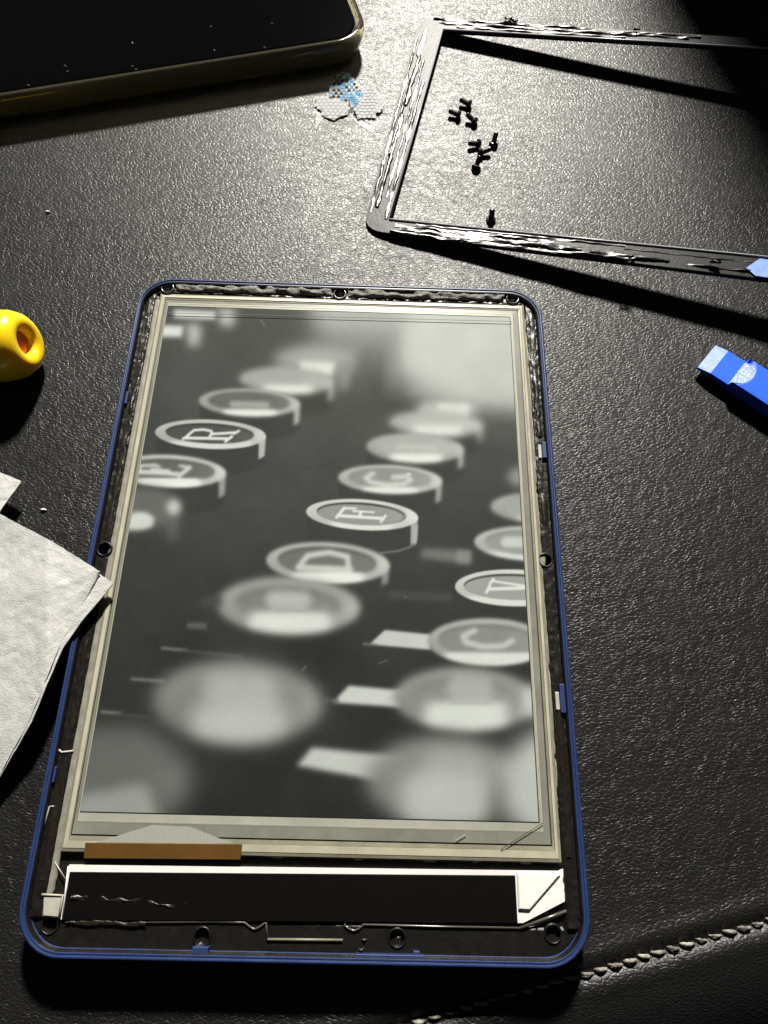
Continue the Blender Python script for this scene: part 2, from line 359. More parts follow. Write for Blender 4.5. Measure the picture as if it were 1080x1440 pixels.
for i, (x, y) in enumerate(((-50.9, 52), (-50.4, 60.5), (50.9, 69.5), (51.3, 60), (51.6, 50), (-51.4, 66))):   # peeled flakes of glue
    pts = [(x + rnd.uniform(-.5, .5), y + k * .5, 6.0 + .25 * math.sin(k * 1.7)) for k in range(5)]
    MB().tube(pts, [.1, .2, .16, .22, .08], 6).build('glue_flake', M_BOXGREY, ER, smooth=True)

# the display stack
DX0, DX1, DY0, DY1 = -46.1, 45.5, -53.7, 70.1
def ring(name, m, o, i, zo, zi, zb=5.6, parent=ER):
    """rectangular border: outer rect o, inner rect i, tops zo -> zi"""
    def L(r, z): return [(r[0], r[1], z), (r[2], r[1], z), (r[2], r[3], z), (r[0], r[3], z)]
    return MB().loft([L(o, zb), L(o, zo), L(i, zi), L(i, zb)]).build(name, m, parent)
panel = MB().prism([(-48.7, -60.9), (49.6, -60.9), (49.6, 74.3), (-48.7, 74.3)], 5.0, 6.0).build('display_panel', M_TAN, ER)
ring('panel_rim', M_TAN, (-48.7, -60.9, 49.6, 74.3), (-48.3, -60.3, 49.1, 73.8), 6.2, 6.35)
ring('panel_rim', M_CREAM, (-48.25, -60.25, 49.05, 73.75), (-47.35, -58.9, 48.45, 73.05), 6.42, 6.5)
ring('panel_rim', M_TAN, (-47.33, -58.85, 48.4, 73.0), (-47.2, -58.1, 47.95, 72.5), 6.36, 6.3)
ring('panel_rim', M_BLACKLINE, (-47.19, -58.05, 47.9, 72.45), (-46.98, -57.85, 47.68, 72.3), 6.12, 6.12)
ring('glass_border', M_GREYBAND, (-46.97, -57.8, 47.65, 72.25), (-46.3, -55.6, 46.3, 71.3), 6.38, 6.4)
ring('glass_border', M_CREAM, (-46.29, -55.58, 46.28, 71.28), (-46.22, -55.5, 46.1, 71.0), 6.44, 6.44)
ring('glass_border', M_PALEBAND, (-46.21, -55.45, 46.08, 70.95), (-46.14, -53.95, 45.7, 70.3), 6.39, 6.39)
ring('glass_border', M_BLACKLINE, (-46.13, -53.93, 45.68, 70.28), (-46.1, -53.72, 45.52, 70.12), 6.3, 6.3)
# the picture on the screen: shades of one flat print, stored per vertex of the panel
def picture(nx, ny):
    """draws the print layer by layer (each layer blurred like the out-of-focus photo it shows) and samples it per vertex"""
    ART = [(236, 431), (714, 443), (761, 1154), (109, 1143)]          # the print's own drawing frame
    src = [(DX0, DY1), (DX1, DY1), (DX1, DY0), (DX0, DY0)]; Am = []; bv = []
    for (x, y), (u, v) in zip(src, ART):
        Am += [[x, y, 1, 0, 0, 0, -u*x, -u*y], [0, 0, 0, x, y, 1, -v*x, -v*y]]; bv += [u, v]
    h = np.linalg.solve(np.array(Am, float), np.array(bv, float))
    gx, gy = np.meshgrid(np.linspace(DX0, DX1, nx), np.linspace(DY0, DY1, ny))
    w = h[6]*gx + h[7]*gy + 1; sx = (h[0]*gx + h[1]*gy + h[2]) / w; sy = (h[3]*gx + h[4]*gy + h[5]) / w
    X0, Y0, RW, RH = 60, 380, 768, 832
    x, y = np.meshgrid(np.arange(RW) + X0 + .0, np.arange(RH) + Y0 + .0)
    fx = np.fft.rfftfreq(RW)[None, :]; fy = np.fft.fftfreq(RH)[:, None]
    def blur(a, s): return np.fft.irfft2(np.fft.rfft2(a) * np.exp(-2 * (math.pi * s) ** 2 * (fx*fx + fy*fy)), a.shape) if s > .05 else a
    ss = lambda t: (lambda q: q*q*(3 - 2*q))(np.clip(t, 0, 1))
    V = np.interp(y, [430, 600, 750, 900, 1150], [87, 84, 76, 66, 60]) + 4 * noise.fbm(x * .011, y * .011, 3)
    lay = {}
    def begin(): lay['v'] = np.zeros_like(V); lay['a'] = np.zeros_like(V)
    def put(mk, lev, op=1.0):
        m = mk * op; lay['v'] = lay['v'] * (1 - m) + lev * m; lay['a'] = lay['a'] * (1 - m) + m
    def end(s, op=1.0):
        nonlocal V
        a = np.clip(blur(lay['a'], s), 0, 1) * op; v = blur(lay['v'], s) * op; V = V * (1 - a) + v
    def ell(cx, cy, rx, ry, rot=0, soft=.8):
        a = math.radians(rot); dx = x - cx; dy = y - cy; X = dx*math.cos(a) + dy*math.sin(a); Y = -dx*math.sin(a) + dy*math.cos(a)
        r = np.hypot(X / rx, Y / ry); g = np.hypot(X / rx**2, Y / ry**2) / np.maximum(r, 1e-6); return ss(.5 - (r - 1) / np.maximum(g, 1e-6) / (2 * soft))
    def seg(p, q, wd, soft=.8):
        ax, ay = p; bx, by = q; l2 = (bx-ax)**2 + (by-ay)**2 + 1e-9
        t = np.clip(((x-ax)*(bx-ax) + (y-ay)*(by-ay)) / l2, 0, 1); return ss(.5 - (np.hypot(x - ax - t*(bx-ax), y - ay - t*(by-ay)) - wd/2) / (2 * soft))
    def strokes(segs, lev):
        m = 0
        for pts, wd in segs:
            for p, q in zip(pts, pts[1:]): m = np.maximum(m, seg(p, q, wd))
        put(m, lev)
    def poly(pts, soft=.8):
        m = 1.0
        for (ax, ay), (bx, by) in zip(pts, pts[1:] + pts[:1]):
            m = m * ss(.5 + ((bx-ax)*(y-ay) - (by-ay)*(x-ax)) / math.hypot(bx-ax, by-ay) / (2*soft))
        return m
    def patch(pts, lev, s, op=1.0): begin(); put(poly(pts), lev); end(s, op)
    def blob(cx, cy, rx, ry, lev, s, op=1.0, rot=0): begin(); put(ell(cx, cy, rx, ry, rot), lev); end(s, op)
    def key(cx, cy, rx, ry, s, rot=2.0, ring=178, fill=140, bot=216, letter=(), lev=205, body=0, rim=(.8, .72), edge=168, crescent=86, lens=.5, chord=None):
        """one round typewriter key seen aslant: skirt, chrome ring, sunk disc, letter, light caught along the near rim"""
        begin()
        if body:
            put(np.maximum(ell(cx, cy + body, rx * .99, ry, rot), poly([(cx - rx*.985, cy), (cx + rx*.985, cy + 3), (cx + rx*.985, cy + body), (cx - rx*.985, cy + body)])), 73)
            put(poly([(cx + rx*.87, cy + 2), (cx + rx*1.0, cy + 2), (cx + rx*.975, cy + body*.86), (cx + rx*.865, cy + body)], 1.6) , edge)
        out = ell(cx, cy, rx, ry, rot); put(out, ring)
        th = (x - cx) / rx; lo = (y - cy) / ry
        put(out * ss((-th - .1) * 1.4) * ss(lo + .6), ring - 22, .6); put(out * ss(.4 - lo) * ss(1 - abs(th) * 1.1), ring + 16, .55)
        iy = cy - ry * .06; inn = ell(cx - rx*.01, iy, rx * rim[0], ry * rim[1], rot)
        put(inn, crescent); put(ell(cx - rx*.035, iy + ry*.07, rx * (rim[0] - .035), ry * (rim[1] - .05), rot) * inn, fill); put(inn * ss((th - .1) * 1.2), fill + 22, .55)
        strokes(letter, lev)
        put(out * (1 - ell(cx, cy - ry*.1, rx * (rim[0] + .06), ry * (rim[1] + .06), rot)) * ss(lo * 3 - .9) * ss((lens - abs(th)) * 5 + .5), bot)
        put(out * ss((th - .7) * 5) * ss(1.2 - abs(lo) * 1.6), ring + 22, .7)
        if chord is not None: put(out * ss((lo - chord) * ry / 1.6 + .5) * ss((lens - abs(th - .02)) * 4 + .5), bot)
        end(s)
    # hazy light behind the machine
    patch([(552, 380), (830, 380), (830, 606), (715, 600), (650, 570), (585, 566), (548, 520)], 197, 15)
    patch([(420, 380), (600, 380), (560, 470), (505, 478), (440, 470)], 186, 14, .9); patch([(392, 500), (455, 470), (552, 462), (520, 520), (470, 545)], 160, 13, .75)
    patch([(650, 505), (720, 470), (722, 520), (660, 545)], 186, 9, .45); patch([(540, 470), (556, 455), (560, 530), (540, 560)], 150, 8, .5); patch([(500, 500), (520, 480), (525, 560), (490, 560)], 96, 8, .6)
    blob(690, 545, 26, 12, 176, 9, .5); blob(620, 545, 60, 14, 196, 12, .6); blob(706, 606, 30, 10, 104, 9, .6, 12); blob(556, 600, 40, 18, 92, 12, .6)
    # pieces at the upper left
    patch([(244, 435), (303, 437), (302, 449), (243, 447)], 208, 3.0); patch([(305, 432), (331, 433), (328, 459), (308, 458)], 186, 6); patch([(220, 457), (258, 457), (255, 474), (220, 473)], 208, 3); patch([(260, 454), (284, 455), (280, 486), (264, 487)], 184, 6)
    # far left row
    blob(440, 503, 58, 17, 172, 8, .9); patch([(419, 506), (470, 507), (466, 526), (424, 525)], 214, 3.6); patch([(476, 505), (492, 505), (489, 545), (476, 545)], 150, 5, .8)
    key(402, 533, 67, 19.5, 4.0, chord=0.3, ring=172, fill=170, bot=220, body=30, edge=172, crescent=160)
    key(350, 564, 71.5, 19.5, 2.2, chord=0.46, ring=170, fill=112, bot=222, body=32, edge=176, crescent=100, letter=[([(326, 566), (374, 567)], 9)], lev=164)
    key(295, 608.5, 78, 20.5, .7, ring=184, fill=92, bot=208, body=35, edge=180, crescent=66, rim=(.8, .68), lens=.75,
        letter=[([(258, 614), (318, 614.5)], 4.2), ([(256, 615.5), (264, 610.5)], 3.2), ([(316, 618.5), (325, 611.5)], 4), ([(262, 611), (272, 603), (285, 602), (296, 604), (298, 607.5), (294, 611)], 3.6), ([(296, 608.2), (312, 607.2), (330, 606)], 3.8), ([(328, 607.5), (335, 603.5)], 3.4)], lev=219)
    key(237, 660.5, 80, 23, 1.7, chord=0.42, ring=186, fill=112, bot=226, body=38, edge=158, crescent=92, rim=(.82, .68), lens=.52,
        letter=[([(186, 661.5), (225, 663), (252, 665)], 6.5), ([(251, 667), (266, 655)], 6), ([(252, 653), (266, 655)], 4), ([(190, 653.6), (218, 652.2)], 4), ([(213, 659), (236, 661)], 6), ([(214, 652), (223, 654)], 3.5), ([(196, 653), (193, 663)], 5)], lev=206)
    blob(196, 712, 56, 30, 116, 7); patch([(232, 704), (252, 704), (249, 758), (234, 758)], 112, 6, .8); blob(243, 711, 10, 11, 196, 4.5); blob(196, 729, 19, 11, 212, 3.2); blob(180, 734, 34, 10, 206, 3.6)
    # middle row
    blob(628, 571, 44, 14, 184, 6); patch([(613, 563), (660, 564), (655, 584), (617, 583)], 212, 3.5)
    key(612, 592, 67, 19, 5, chord=0.1, ring=180, fill=182, bot=220, body=26, edge=170, crescent=176)
    key(583, 626, 69, 21, 2.8, chord=0.38, ring=174, fill=176, bot=224, body=30, edge=172, crescent=168, letter=[([(560, 624), (610, 626)], 8)], lev=190)
    key(548, 670, 73.5, 20.5, 2.0, chord=0.52, ring=186, fill=152, bot=220, body=34, edge=160, crescent=140,
        letter=[([(524, 662), (513, 668), (520, 674), (542, 677.5), (568, 676), (577, 671), (572, 665.5), (552, 667)], 6.5)], lev=203)
    begin(); strokes([([(572, 661.5), (577, 662.5)], 1.8)], 228); end(.7)
    key(508.5, 719.8, 79, 21.6, .6, rot=3.2, ring=200, fill=156, bot=216, body=43, edge=172, crescent=70, rim=(.8, .72), lens=.55,
        letter=[([(475, 721.5), (537, 725)], 4.2), ([(472.5, 723.8), (483, 711)], 4.2), ([(482, 711), (499, 711.2)], 3), ([(505, 722), (507, 716)], 4.4), ([(496, 714.8), (525, 716.4)], 2.6), ([(535, 730), (541.5, 721)], 3.4)], lev=222)
    begin(); strokes([([(535, 773.5), (560, 770.5), (575, 765.5), (585, 759)], 1.8)], 150); end(1.0); begin(); put(poly([(580, 734), (587.5, 734), (586, 757), (582, 764)]), 176); end(1.0)
    patch([(594, 766), (663, 770), (662, 789), (590, 780)], 126, 4); patch([(642, 768), (663, 770), (661, 788), (642, 787)], 152, 3, .7); patch([(545, 826), (636, 830), (635, 841), (545, 838)], 86, 3)
    key(460.5, 788, 87.5, 29, 2.2, rot=2.6, chord=0.45, ring=180, fill=122, bot=224, body=32, edge=146, crescent=88, rim=(.8, .72), lens=.55,
        letter=[([(420, 795), (492, 797)], 9), ([(418, 795), (432, 778), (462, 773), (488, 779), (490, 796)], 8)], lev=200)
    key(405, 849, 102, 41, 5.0, rot=1.5, chord=0.2, ring=166, fill=138, bot=216, crescent=108, rim=(.72, .62), letter=[([(385, 840), (425, 841)], 26)], lev=186, lens=.55)
    begin(); strokes([([(385, 856), (428, 856)], 2.2)], 160); end(1.6, .7)
    # faint bars
    patch([(262, 873), (290, 874), (289, 884), (261, 882)], 104, 2.2); patch([(282, 836), (310, 836), (310, 852), (280, 850)], 88, 5)
    begin(); strokes([([(226, 910), (262, 913)], 4)], 128); strokes([([(255, 913), (338, 921)], 2.6)], 98); strokes([([(183, 954), (228, 957)], 4)], 132); strokes([([(140, 1001), (166, 1003)], 4.4)], 130); strokes([([(160, 1004), (206, 1008)], 2.4)], 92); end(1.7)
    # large blurred keys in front
    key(333, 986, 121, 60, 10, rot=1, chord=0.12, ring=150, fill=140, bot=192, crescent=132, letter=[([(305, 968), (370, 970)], 44)], lev=180, rim=(.7, .6), lens=.5)
    begin(); put(ell(335, 1008, 74, 36) * ss((y - 980) / 3), 190); end(12, .4)
    key(168, 1096, 100, 74, 15, ring=118, fill=116, bot=136, crescent=106); patch([(60, 1140), (100, 1121), (204, 1102), (232, 1200), (60, 1200)], 170, 8, .85)
    # right row
    blob(732, 665, 19, 14, 156, 6); key(763, 709, 74, 22, 3, ring=176, fill=170, bot=206, crescent=160)
    key(746, 759, 79.5, 24.5, 2.0, ring=188, fill=160, bot=214, crescent=142, letter=[([(712, 757), (765, 757)], 15)], lev=200, lens=.75)
    key(723, 821.5, 83, 26, .6, rot=1.2, ring=202, fill=166, bot=214, crescent=84, rim=(.84, .7), lens=.8,
        letter=[([(692, 812), (765, 822.5)], 3.2), ([(687, 823.5), (738, 821.5), (765, 822)], 4.8), ([(689.5, 816), (694, 809.5)], 4), ([(684.5, 828), (689, 819.5)], 4.2)], lev=220)
    begin(); put(poly([(519, 903), (541, 882), (606, 888), (606, 910)]), 200); strokes([([(511, 902), (530, 903.5)], 3)], 130); end(1.5)
    key(688.5, 898.5, 87, 33.8, 2.2, rot=1, chord=0.43, ring=176, fill=148, bot=216, crescent=128, rim=(.82, .7), lens=.7, letter=[([(668, 882), (652, 890), (656, 899), (680, 905), (708, 904), (722, 896)], 8.5)], lev=194)
    begin(); put(poly([(467, 986), (490, 961), (575, 968), (565, 992)]), 206); strokes([([(452, 982), (475, 983)], 4)], 110); end(2.4)
    key(655, 980, 102, 46, 6, rot=1.5, chord=0.07, ring=160, fill=150, bot=214, crescent=128, rim=(.76, .64), letter=[([(645, 964), (680, 966)], 32)], lev=180, lens=.56)
    begin(); strokes([([(636, 985), (690, 985)], 2.6)], 158); end(2.2, .6); patch([(738, 960), (790, 955), (790, 1010), (738, 1004)], 206, 7, .85)
    patch([(416, 1076), (438, 1049), (580, 1063), (540, 1098)], 200, 4)
    key(628, 1098, 114, 66, 12, chord=-0.1, ring=150, fill=148, bot=192, crescent=138, letter=[([(615, 1078), (660, 1080)], 50)], lev=176, rim=(.7, .6)); begin(); put(ell(622, 1126, 62, 50) * ss((y - 1086) / 3), 192); end(13, .4)
    blob(716, 1126, 18, 40, 74, 12, .75, 12); blob(790, 1102, 84, 86, 194, 15)
    # smudges, scratches and the grain of the panel
    V += 1.5 * noise.fbm(x * .3, y * .3, 2) + 2.0 * noise.fbm(x * .03 + 50, y * .03, 3)
    for p, q in (((366, 449), (371, 457)), ((424, 941), (430, 934)), ((532, 930), (545, 925)), ((569, 836), (571, 836))): begin(); put(seg(p, q, 1.2), 175); end(.5, .6)
    for cx_, cy_, r_ in ((552, 552, 18), (440, 640, 22), (470, 600, 16)):
        d = np.abs(np.hypot(x - cx_, (y - cy_) * 1.4) - r_); m = ss(1 - d / 3) * ss((y - cy_) / 8) * .22; V = V * (1 - m) + 66 * m
    xi = np.clip(sx - X0, 0, RW - 2); yi = np.clip(sy - Y0, 0, RH - 2); i0 = xi.astype(int); j0 = yi.astype(int); a = xi - i0; b = yi - j0
    W_ = (V[j0, i0] * (1-a) + V[j0, i0+1] * a) * (1-b) + (V[j0+1, i0] * (1-a) + V[j0+1, i0+1] * a) * b
    c = np.clip(W_, 20, 235) / 255; lin = np.where(c <= .04045, c / 12.92, ((c + .055) / 1.055) ** 2.4)
    return gx, gy, lin
def display():
    nx, ny = 460, 640; gx, gy, lin = picture(nx, ny)
    me = bpy.data.meshes.new('screen_image'); n = nx * ny
    co = np.stack([gx.ravel(), gy.ravel(), np.full(n, 6.33)], 1) * S
    idx = np.arange(n).reshape(ny, nx); q = np.stack([idx[:-1, :-1], idx[:-1, 1:], idx[1:, 1:], idx[1:, :-1]], -1).reshape(-1, 4)
    me.vertices.add(n); me.vertices.foreach_set('co', co.ravel())
    me.loops.add(q.size); me.loops.foreach_set('vertex_index', q.ravel()); me.polygons.add(len(q)); me.polygons.foreach_set('loop_start', np.arange(0, q.size, 4))
    me.update(calc_edges=True); me.validate()
    at_ = me.color_attributes.new('print', 'FLOAT_COLOR', 'POINT'); a = .715 * lin.ravel() ** 1.2
    at_.data.foreach_set('color', np.stack([a * .945, a * 1.02, a * 1.06, np.ones(n)], 1).ravel())
    m = mat('electronic_paper', (.3, .3, .3), .6, spec=.08); at2 = m.node_tree.nodes.new('ShaderNodeVertexColor'); at2.layer_name = 'print'
    m.node_tree.links.new(at2.outputs['Color'], m.node_tree.nodes['Principled BSDF'].inputs['Base Color']); me.materials.append(m)
    o = bpy.data.objects.new('screen_image', me); sc.collection.objects.link(o); o.parent = ER; o['_o'] = [0, 0, 0]
    o['label'] = 'grey picture of blurred typewriter keys with letters R, E, F and V'
    return o
display()
plate = MB().prism([(-46.05, -55.2), (46.0, -55.2), (46.0, 70.9), (-46.05, 70.9)], 6.46, 6.72).build('light_guide_plate', M_CLEAR, ER)
for pts, m_ in (((at(705, 1194, 6.8), at(764, 1157, 6.8)), M_BLACKLINE), ((at(640, 1182, 6.8), at(655, 1173, 6.8)), M_PALEBAND), ((at(236, 440, 6.8), at(720, 452, 6.8)), M_GREYBAND)):
    MB().tube(pts, .07, 5).build('scratch', m_, ER)

# ribbon cable under the screen
fl = [at(x, y, 6.5) for x, y in ((118, 1207), (338, 1209), (341, 1187), (120, 1185))]
MB().prism([p[:2] for p in fl], 6.3, 6.62, .06).build('ribbon_cable', M_AMBER, ER)
fan = [at(x, y, 6.5) for x, y in ((136, 1184.5), (326, 1186), (266, 1163), (214, 1160))]
fa = MB().prism([p[:2] for p in fan], 6.2, 6.5).build('conductor_fan', M_TRACE, ER)
m = MB()
for k in range(46):
    u = k / 45; a = Vector(fan[0]).lerp(Vector(fan[1]), u); f_ = min(1, u / .4, (1 - u) / .32); b = a + Vector((0, max(.1, f_ * 3.0), 0)); w = .12
    m.add([(a.x - w, a.y, 6.51), (a.x + w, a.y, 6.51), (b.x + w, b.y, 6.51), (b.x - w, b.y, 6.51), (a.x, a.y, 6.58), (b.x, b.y, 6.58)], [(0, 4, 5, 3), (4, 1, 2, 5), (0, 1, 4), (3, 5, 2)])
m.build('conductor_line', M_PALEBAND, fa)

# battery bay: white label sheet, black battery, raised flap
lab = [at(x, y, 5.9)[:2] for x, y in ((85, 1293), (736, 1298), (797.5, 1266), (796, 1219), (786, 1225), (97, 1216))]
MB().prism(lab, 5.2, 5.85).build('white_label_sheet', M_STICKER, ER)
bat = [at(x, y, 6.0)[:2] for x, y in ((87, 1294), (728, 1297.5), (724.5, 1231), (98, 1226))]
MB().prism(bat, 5.0, 6.1, .12).build('battery', M_BATTERY, ER)
part_ribbon('torn_tape_edge', M_GLUE, [at(x, y, 6.08) for x, y in ((100, 1263), (140, 1265), (185, 1266), (215, 1271), (250, 1273), (262, 1270))], .8, .16, jag=.9, lump=1.0, seed=51, step=.3)
part_ribbon('torn_tape_edge', M_GLUE, [at(x, y, 5.95) for x, y in ((92, 1297), (150, 1298.5), (205, 1300))], .7, .2, jag=.9, lump=1.0, seed=52, step=.3)
flap = [at(x, y, 6.2)[:2] for x, y in ((729, 1279), (745, 1280), (788, 1230), (727, 1228))]
MB().prism(flap, 5.7, 6.45, .25).build('label_flap', M_STICKER, ER)
for cx_, cy_ in ((793.5, 1237), (795.5, 1251)):
    m = MB(); p = [at(cx_ + 1.8 * math.cos(t), cy_ + 4.2 * math.sin(t), 5.87) for t in np.linspace(0, 2*math.pi, 13)]; m.tube(p, .09, 5); m.build('printed_mark', M_INK, ER)
def rail(pts, z=5.75, r=.2, m_=M_RAIL, name='moulded_rib'):
    MB().tube([at(x, y, z) for x, y in pts], r, 6).build(name, m_, ER, smooth=True)
rail([(205, 1297), (300, 1296), (344, 1297), (352, 1304), (358, 1307), (366, 1303), (372, 1298), (374, 1297), (376, 1321)]); rail([(376, 1321), (482, 1322)], r=.24, m_=M_TAN)  # tan stretch paints in where the rib catches more light
rail([(484, 1300), (490, 1306), (498, 1309), (505, 1306), (511, 1300), (620, 1303), (732, 1305)]); rail([(732, 1305), (802, 1279), (805, 1286)], r=.3)
rail([(88, 1291), (96, 1218)], 6.0, .16, M_STICKER); rail([(77, 1212), (92, 1236)], 6.0, .12, M_BOXGREY); rail([(100, 1298), (205, 1299)], 5.8, .16)
bx = [at(x, y, 6.0)[:2] for x, y in ((60, 1289), (83, 1291), (90, 1259), (61, 1257))]
MB().prism(bx, 5.2, 6.35, .3).build('corner_block', M_BOXGREY, ER)
MB().tube([at(x, y, 6.4) for x, y in ((59, 1258), (88, 1259), (83, 1292))], .22, 6).build('corner_block_edge', M_CREAM, ER, smooth=True)
MB().tube([at(x, y, 6.2) for x, y in ((62, 1163), (70, 1134), (76, 1134))], .2, 6).build('moulded_rib', M_BOXGREY, ER, smooth=True)
MB().tube([at(x, y, 6.2) for x, y in ((80, 1052), (87, 1058), (103, 1056))], .22, 6).build('moulded_rib', M_BOXGREY, ER, smooth=True)
rg = random.Random(5)
for x, y in ((512, 1322), (508, 1336), (500, 1350), (560, 1318), (118, 1265), (150, 1266), (175, 1266), (240, 1272), (805, 1283)):
    c = at(x, y, 5.8); MB().tube([(c[0] - .5, c[1] + rg.uniform(-.4, .4), 5.7), (c[0], c[1], 5.95), (c[0] + .5, c[1] + rg.uniform(-.4, .4), 5.7)], [.08, .2, .08], 6).build('glue_flake', M_RAIL, ER, smooth=True)

# ------------------------------------------------------------------ the removed front bezel, propped up at its far end
BA = .085; BX0 = 8.0
def bz(px, py, dz=0.0): return Vector(at(px, py, 1.2 + dz, BA, BX0))
oBL, oTL, o1, o2 = bz(509, 323), bz(590, 23), bz(1080, 393), bz(930, 45)
iBL, iTL = bz(548, 309), bz(622, 42)
e1 = (o1 - oBL).normalized(); up = (oTL - oBL); e2 = up.normalized(); n_ = e1.cross(e2).normalized()
i1 = bz(1080, 362); i2 = bz(930, 60)
LEN = 157.0
BZ = thing('front_bezel', 'thin black screen bezel smeared with torn shiny adhesive, propped up beside the phone', 'bezel', tuple(oBL))
def bar(name, a, b, c, d, th=1.3, parent=BZ, m_=M_BEZEL, r0=0):
    lo = [v - n_ * th for v in (a, b, c, d)]; return MB().loft([[tuple(v) for v in lo], [tuple(v) for v in (a, b, c, d)]], True, True).build(name, m_, parent, bevel=.25)
eT = (o2 - oTL).normalized(); eI = (i1 - iBL).normalized(); eJ = (i2 - iTL).normalized()
oBR = oBL + e1 * LEN; oTR = oTL + eT * LEN; iBR = iBL + eI * (LEN - 24); iTR = iTL + eJ * (LEN - 24)
def rounded_corner(p, a, b, r=6.5, n=6):
    ea = (a - p).normalized(); eb = (b - p).normalized(); out = []
    for k in range(n + 1):
        t = k / n; p0 = p + ea * r; p2 = p + eb * r; out.append((1-t)**2 * p0 + 2*t*(1-t) * p + t*t * p2)
    return out
outer = rounded_corner(oBL, oTL, oBR) + rounded_corner(oBR, oBL, oTR) + rounded_corner(oTR, oBR, oTL) + rounded_corner(oTL, oTR, oBL)
n7 = 7
inner = [iBL] * n7 + [iBR] * n7 + [iTR] * n7 + [iTL] * n7
inner = [Vector(v) + Vector((1e-3 * k, 0, 0)) for k, v in enumerate(inner)]
loops = [[v - n_ * 1.3 for v in outer], [v - n_ * .3 for v in outer], [v * .985 + w * .015 for v, w in zip(outer, inner)], inner, [v - n_ * 1.3 for v in inner], [v - n_ * 1.3 for v in outer]]
MB().loft([[tuple(v) for v in l] for l in loops]).build('bezel_frame', M_BEZEL, BZ)
def along(a, b, t): return a.lerp(b, t)
def lip(a, b, name='inner_lip'):
    MB().tube([tuple(a + n_ * .15), tuple(b + n_ * .15)], .3, 6).build(name, M_LIPWHITE, BZ, smooth=True)
lip(iBL, iTL); lip(iTL, iTR); lip(iBL + e2 * 0, iBR); lip(iBR, iTR)
# torn adhesive on its upturned inner side
def res(p0, p1, w, h, seed, **k):
    mb = MB(); ribbon(mb, [tuple(p0), tuple(p1)], w, h, seed=seed, step=.3, cols=15, **k); mb.build('adhesive_residue', M_RESIDUE, BZ, smooth=True)
def strings(a0, a1, d0, d1, specs):
    """several torn strings side by side: (offset across 0..1, start, end, width, height, seed)"""
    for t, s0, s1, w, h, sd_ in specs:
        A0 = a0.lerp(a1, t); D0 = d0.lerp(d1, t)
        res(A0.lerp(D0, s0), A0.lerp(D0, s1), w, h * .75, sd_, jag=.55, lump=.7, freq=.65)
eBL, fBL, eTL, fTL = oBL, iBL + (iBL - oBL) * 0, oTL, iTL
strings(oBL + e2 * 3, iBL + e2 * .5, oTL - e2 * 2, iTL - e2 * .5, [(.14, .04, .9, .9, .35, 21), (.36, .06, .5, 1.5, .3, 22), (.4, .55, .97, 1.7, .28, 28), (.62, .1, .8, .8, .3, 29), (.82, .0, .7, 1.0, .25, 30), (.3, .3, .62, 1.0, .5, 31)])
bO, bI = oBL + e1 * 118, iBL + eI * 112
strings(oBL + e1 * 8, iBL + eI * 3, bO, bI, [(.12, .0, .62, 1.2, .5, 23), (.35, .02, .5, 2.0, .45, 24), (.62, .0, .42, 1.4, .35, 32), (.82, .05, .6, .9, .3, 33), (.3, .52, .72, 1.7, .5, 34), (.25, .76, .98, .9, .35, 35), (.7, .6, .95, .7, .2, 36)])
tO, tI = oTL + eT * 92, iTL + eJ * 88
strings(oTL + eT * 4, iTL + eJ * 2, tO, tI, [(.15, .0, .62, 1.2, .5, 26), (.45, .0, .95, 1.5, .4, 27), (.75, .05, .7, .9, .3, 37), (.3, .66, 1.0, 1.0, .5, 38)])
for (px, py) in ((722, 31), (714, 33), (897, 46), (885, 366), (1003, 372)):   # curled crumbs of glue
    c = bz(px, py) + n_ * .6; p = [tuple(c + Vector((rg.uniform(-1.4, 1.4), rg.uniform(-.9, .9), rg.uniform(0, 1.0)))) for _ in range(5)]
    MB().tube(p, [.2, .5, .45, .5, .15], 6).build('adhesive_crumb', M_RESIDUE, BZ, smooth=True)
lp = [bz(x, y, .25) for x, y in ((1049, 377), (1062, 388), (1130, 398), (1130, 372), (1068, 364))]
MB().loft([[tuple(v - n_ * .25) for v in lp], [tuple(v + n_ * .15) for v in lp]], True, True).build('blue_film_end', M_LINER, BZ)

# ------------------------------------------------------------------ phone in a clear case
pc = Vector(at(524, 56, 8.5)); pa = (Vector(at(0, 143, 8.5)) - Vector(at(455, 70, 8.5))); pa.z = 0; pa.normalize(); pb = Vector((pa.y, -pa.x, 0))
if pb.y < 0: pb = -pb
def pl(loop): return [tuple(Vector((pc.x, pc.y, 0)) + pa * x + pb * y + Vector((0, 0, z))) for x, y, z in loop]
PH = thing('mobile_phone', 'black phone lying face up in a yellowed clear case, top left', 'phone', (pc.x, pc.y, 0))
PL, PW = 152.0, 77.0
def pr(ins, z, r=12): return rrect(ins, ins, PL - ins, PW - ins, r - ins, z, 12)
MB().loft([pl(l) for l in (pr(5.2, .9), pr(3.6, 1.4), pr(2.8, 2.6), pr(2.6, 7.2), pr(2.8, 8.0), pr(3.4, 8.25))], True, True).build('phone_body', M_PHONEBODY, PH, smooth=True, sharp=40)
MB().loft([pl(l) for l in (pr(3.1, 8.1), pr(3.15, 8.42), pr(3.6, 8.6))], True, True).build('screen_glass', M_PHONE, PH)
MB().loft([pl(l) for l in (pr(4.0, .1), pr(2.9, .3), pr(1.9, 1.2), pr(1.1, 3), pr(.3, 5.4), pr(.05, 6.6), pr(.15, 8.0), pr(.7, 9.0), pr(1.4, 9.2), pr(2.1, 9.0), pr(2.5, 8.3), pr(2.45, 7), pr(2.5, 3), pr(3.4, .75), pr(8, .7))], True, True).build('clear_case', M_CASE, PH, smooth=True)
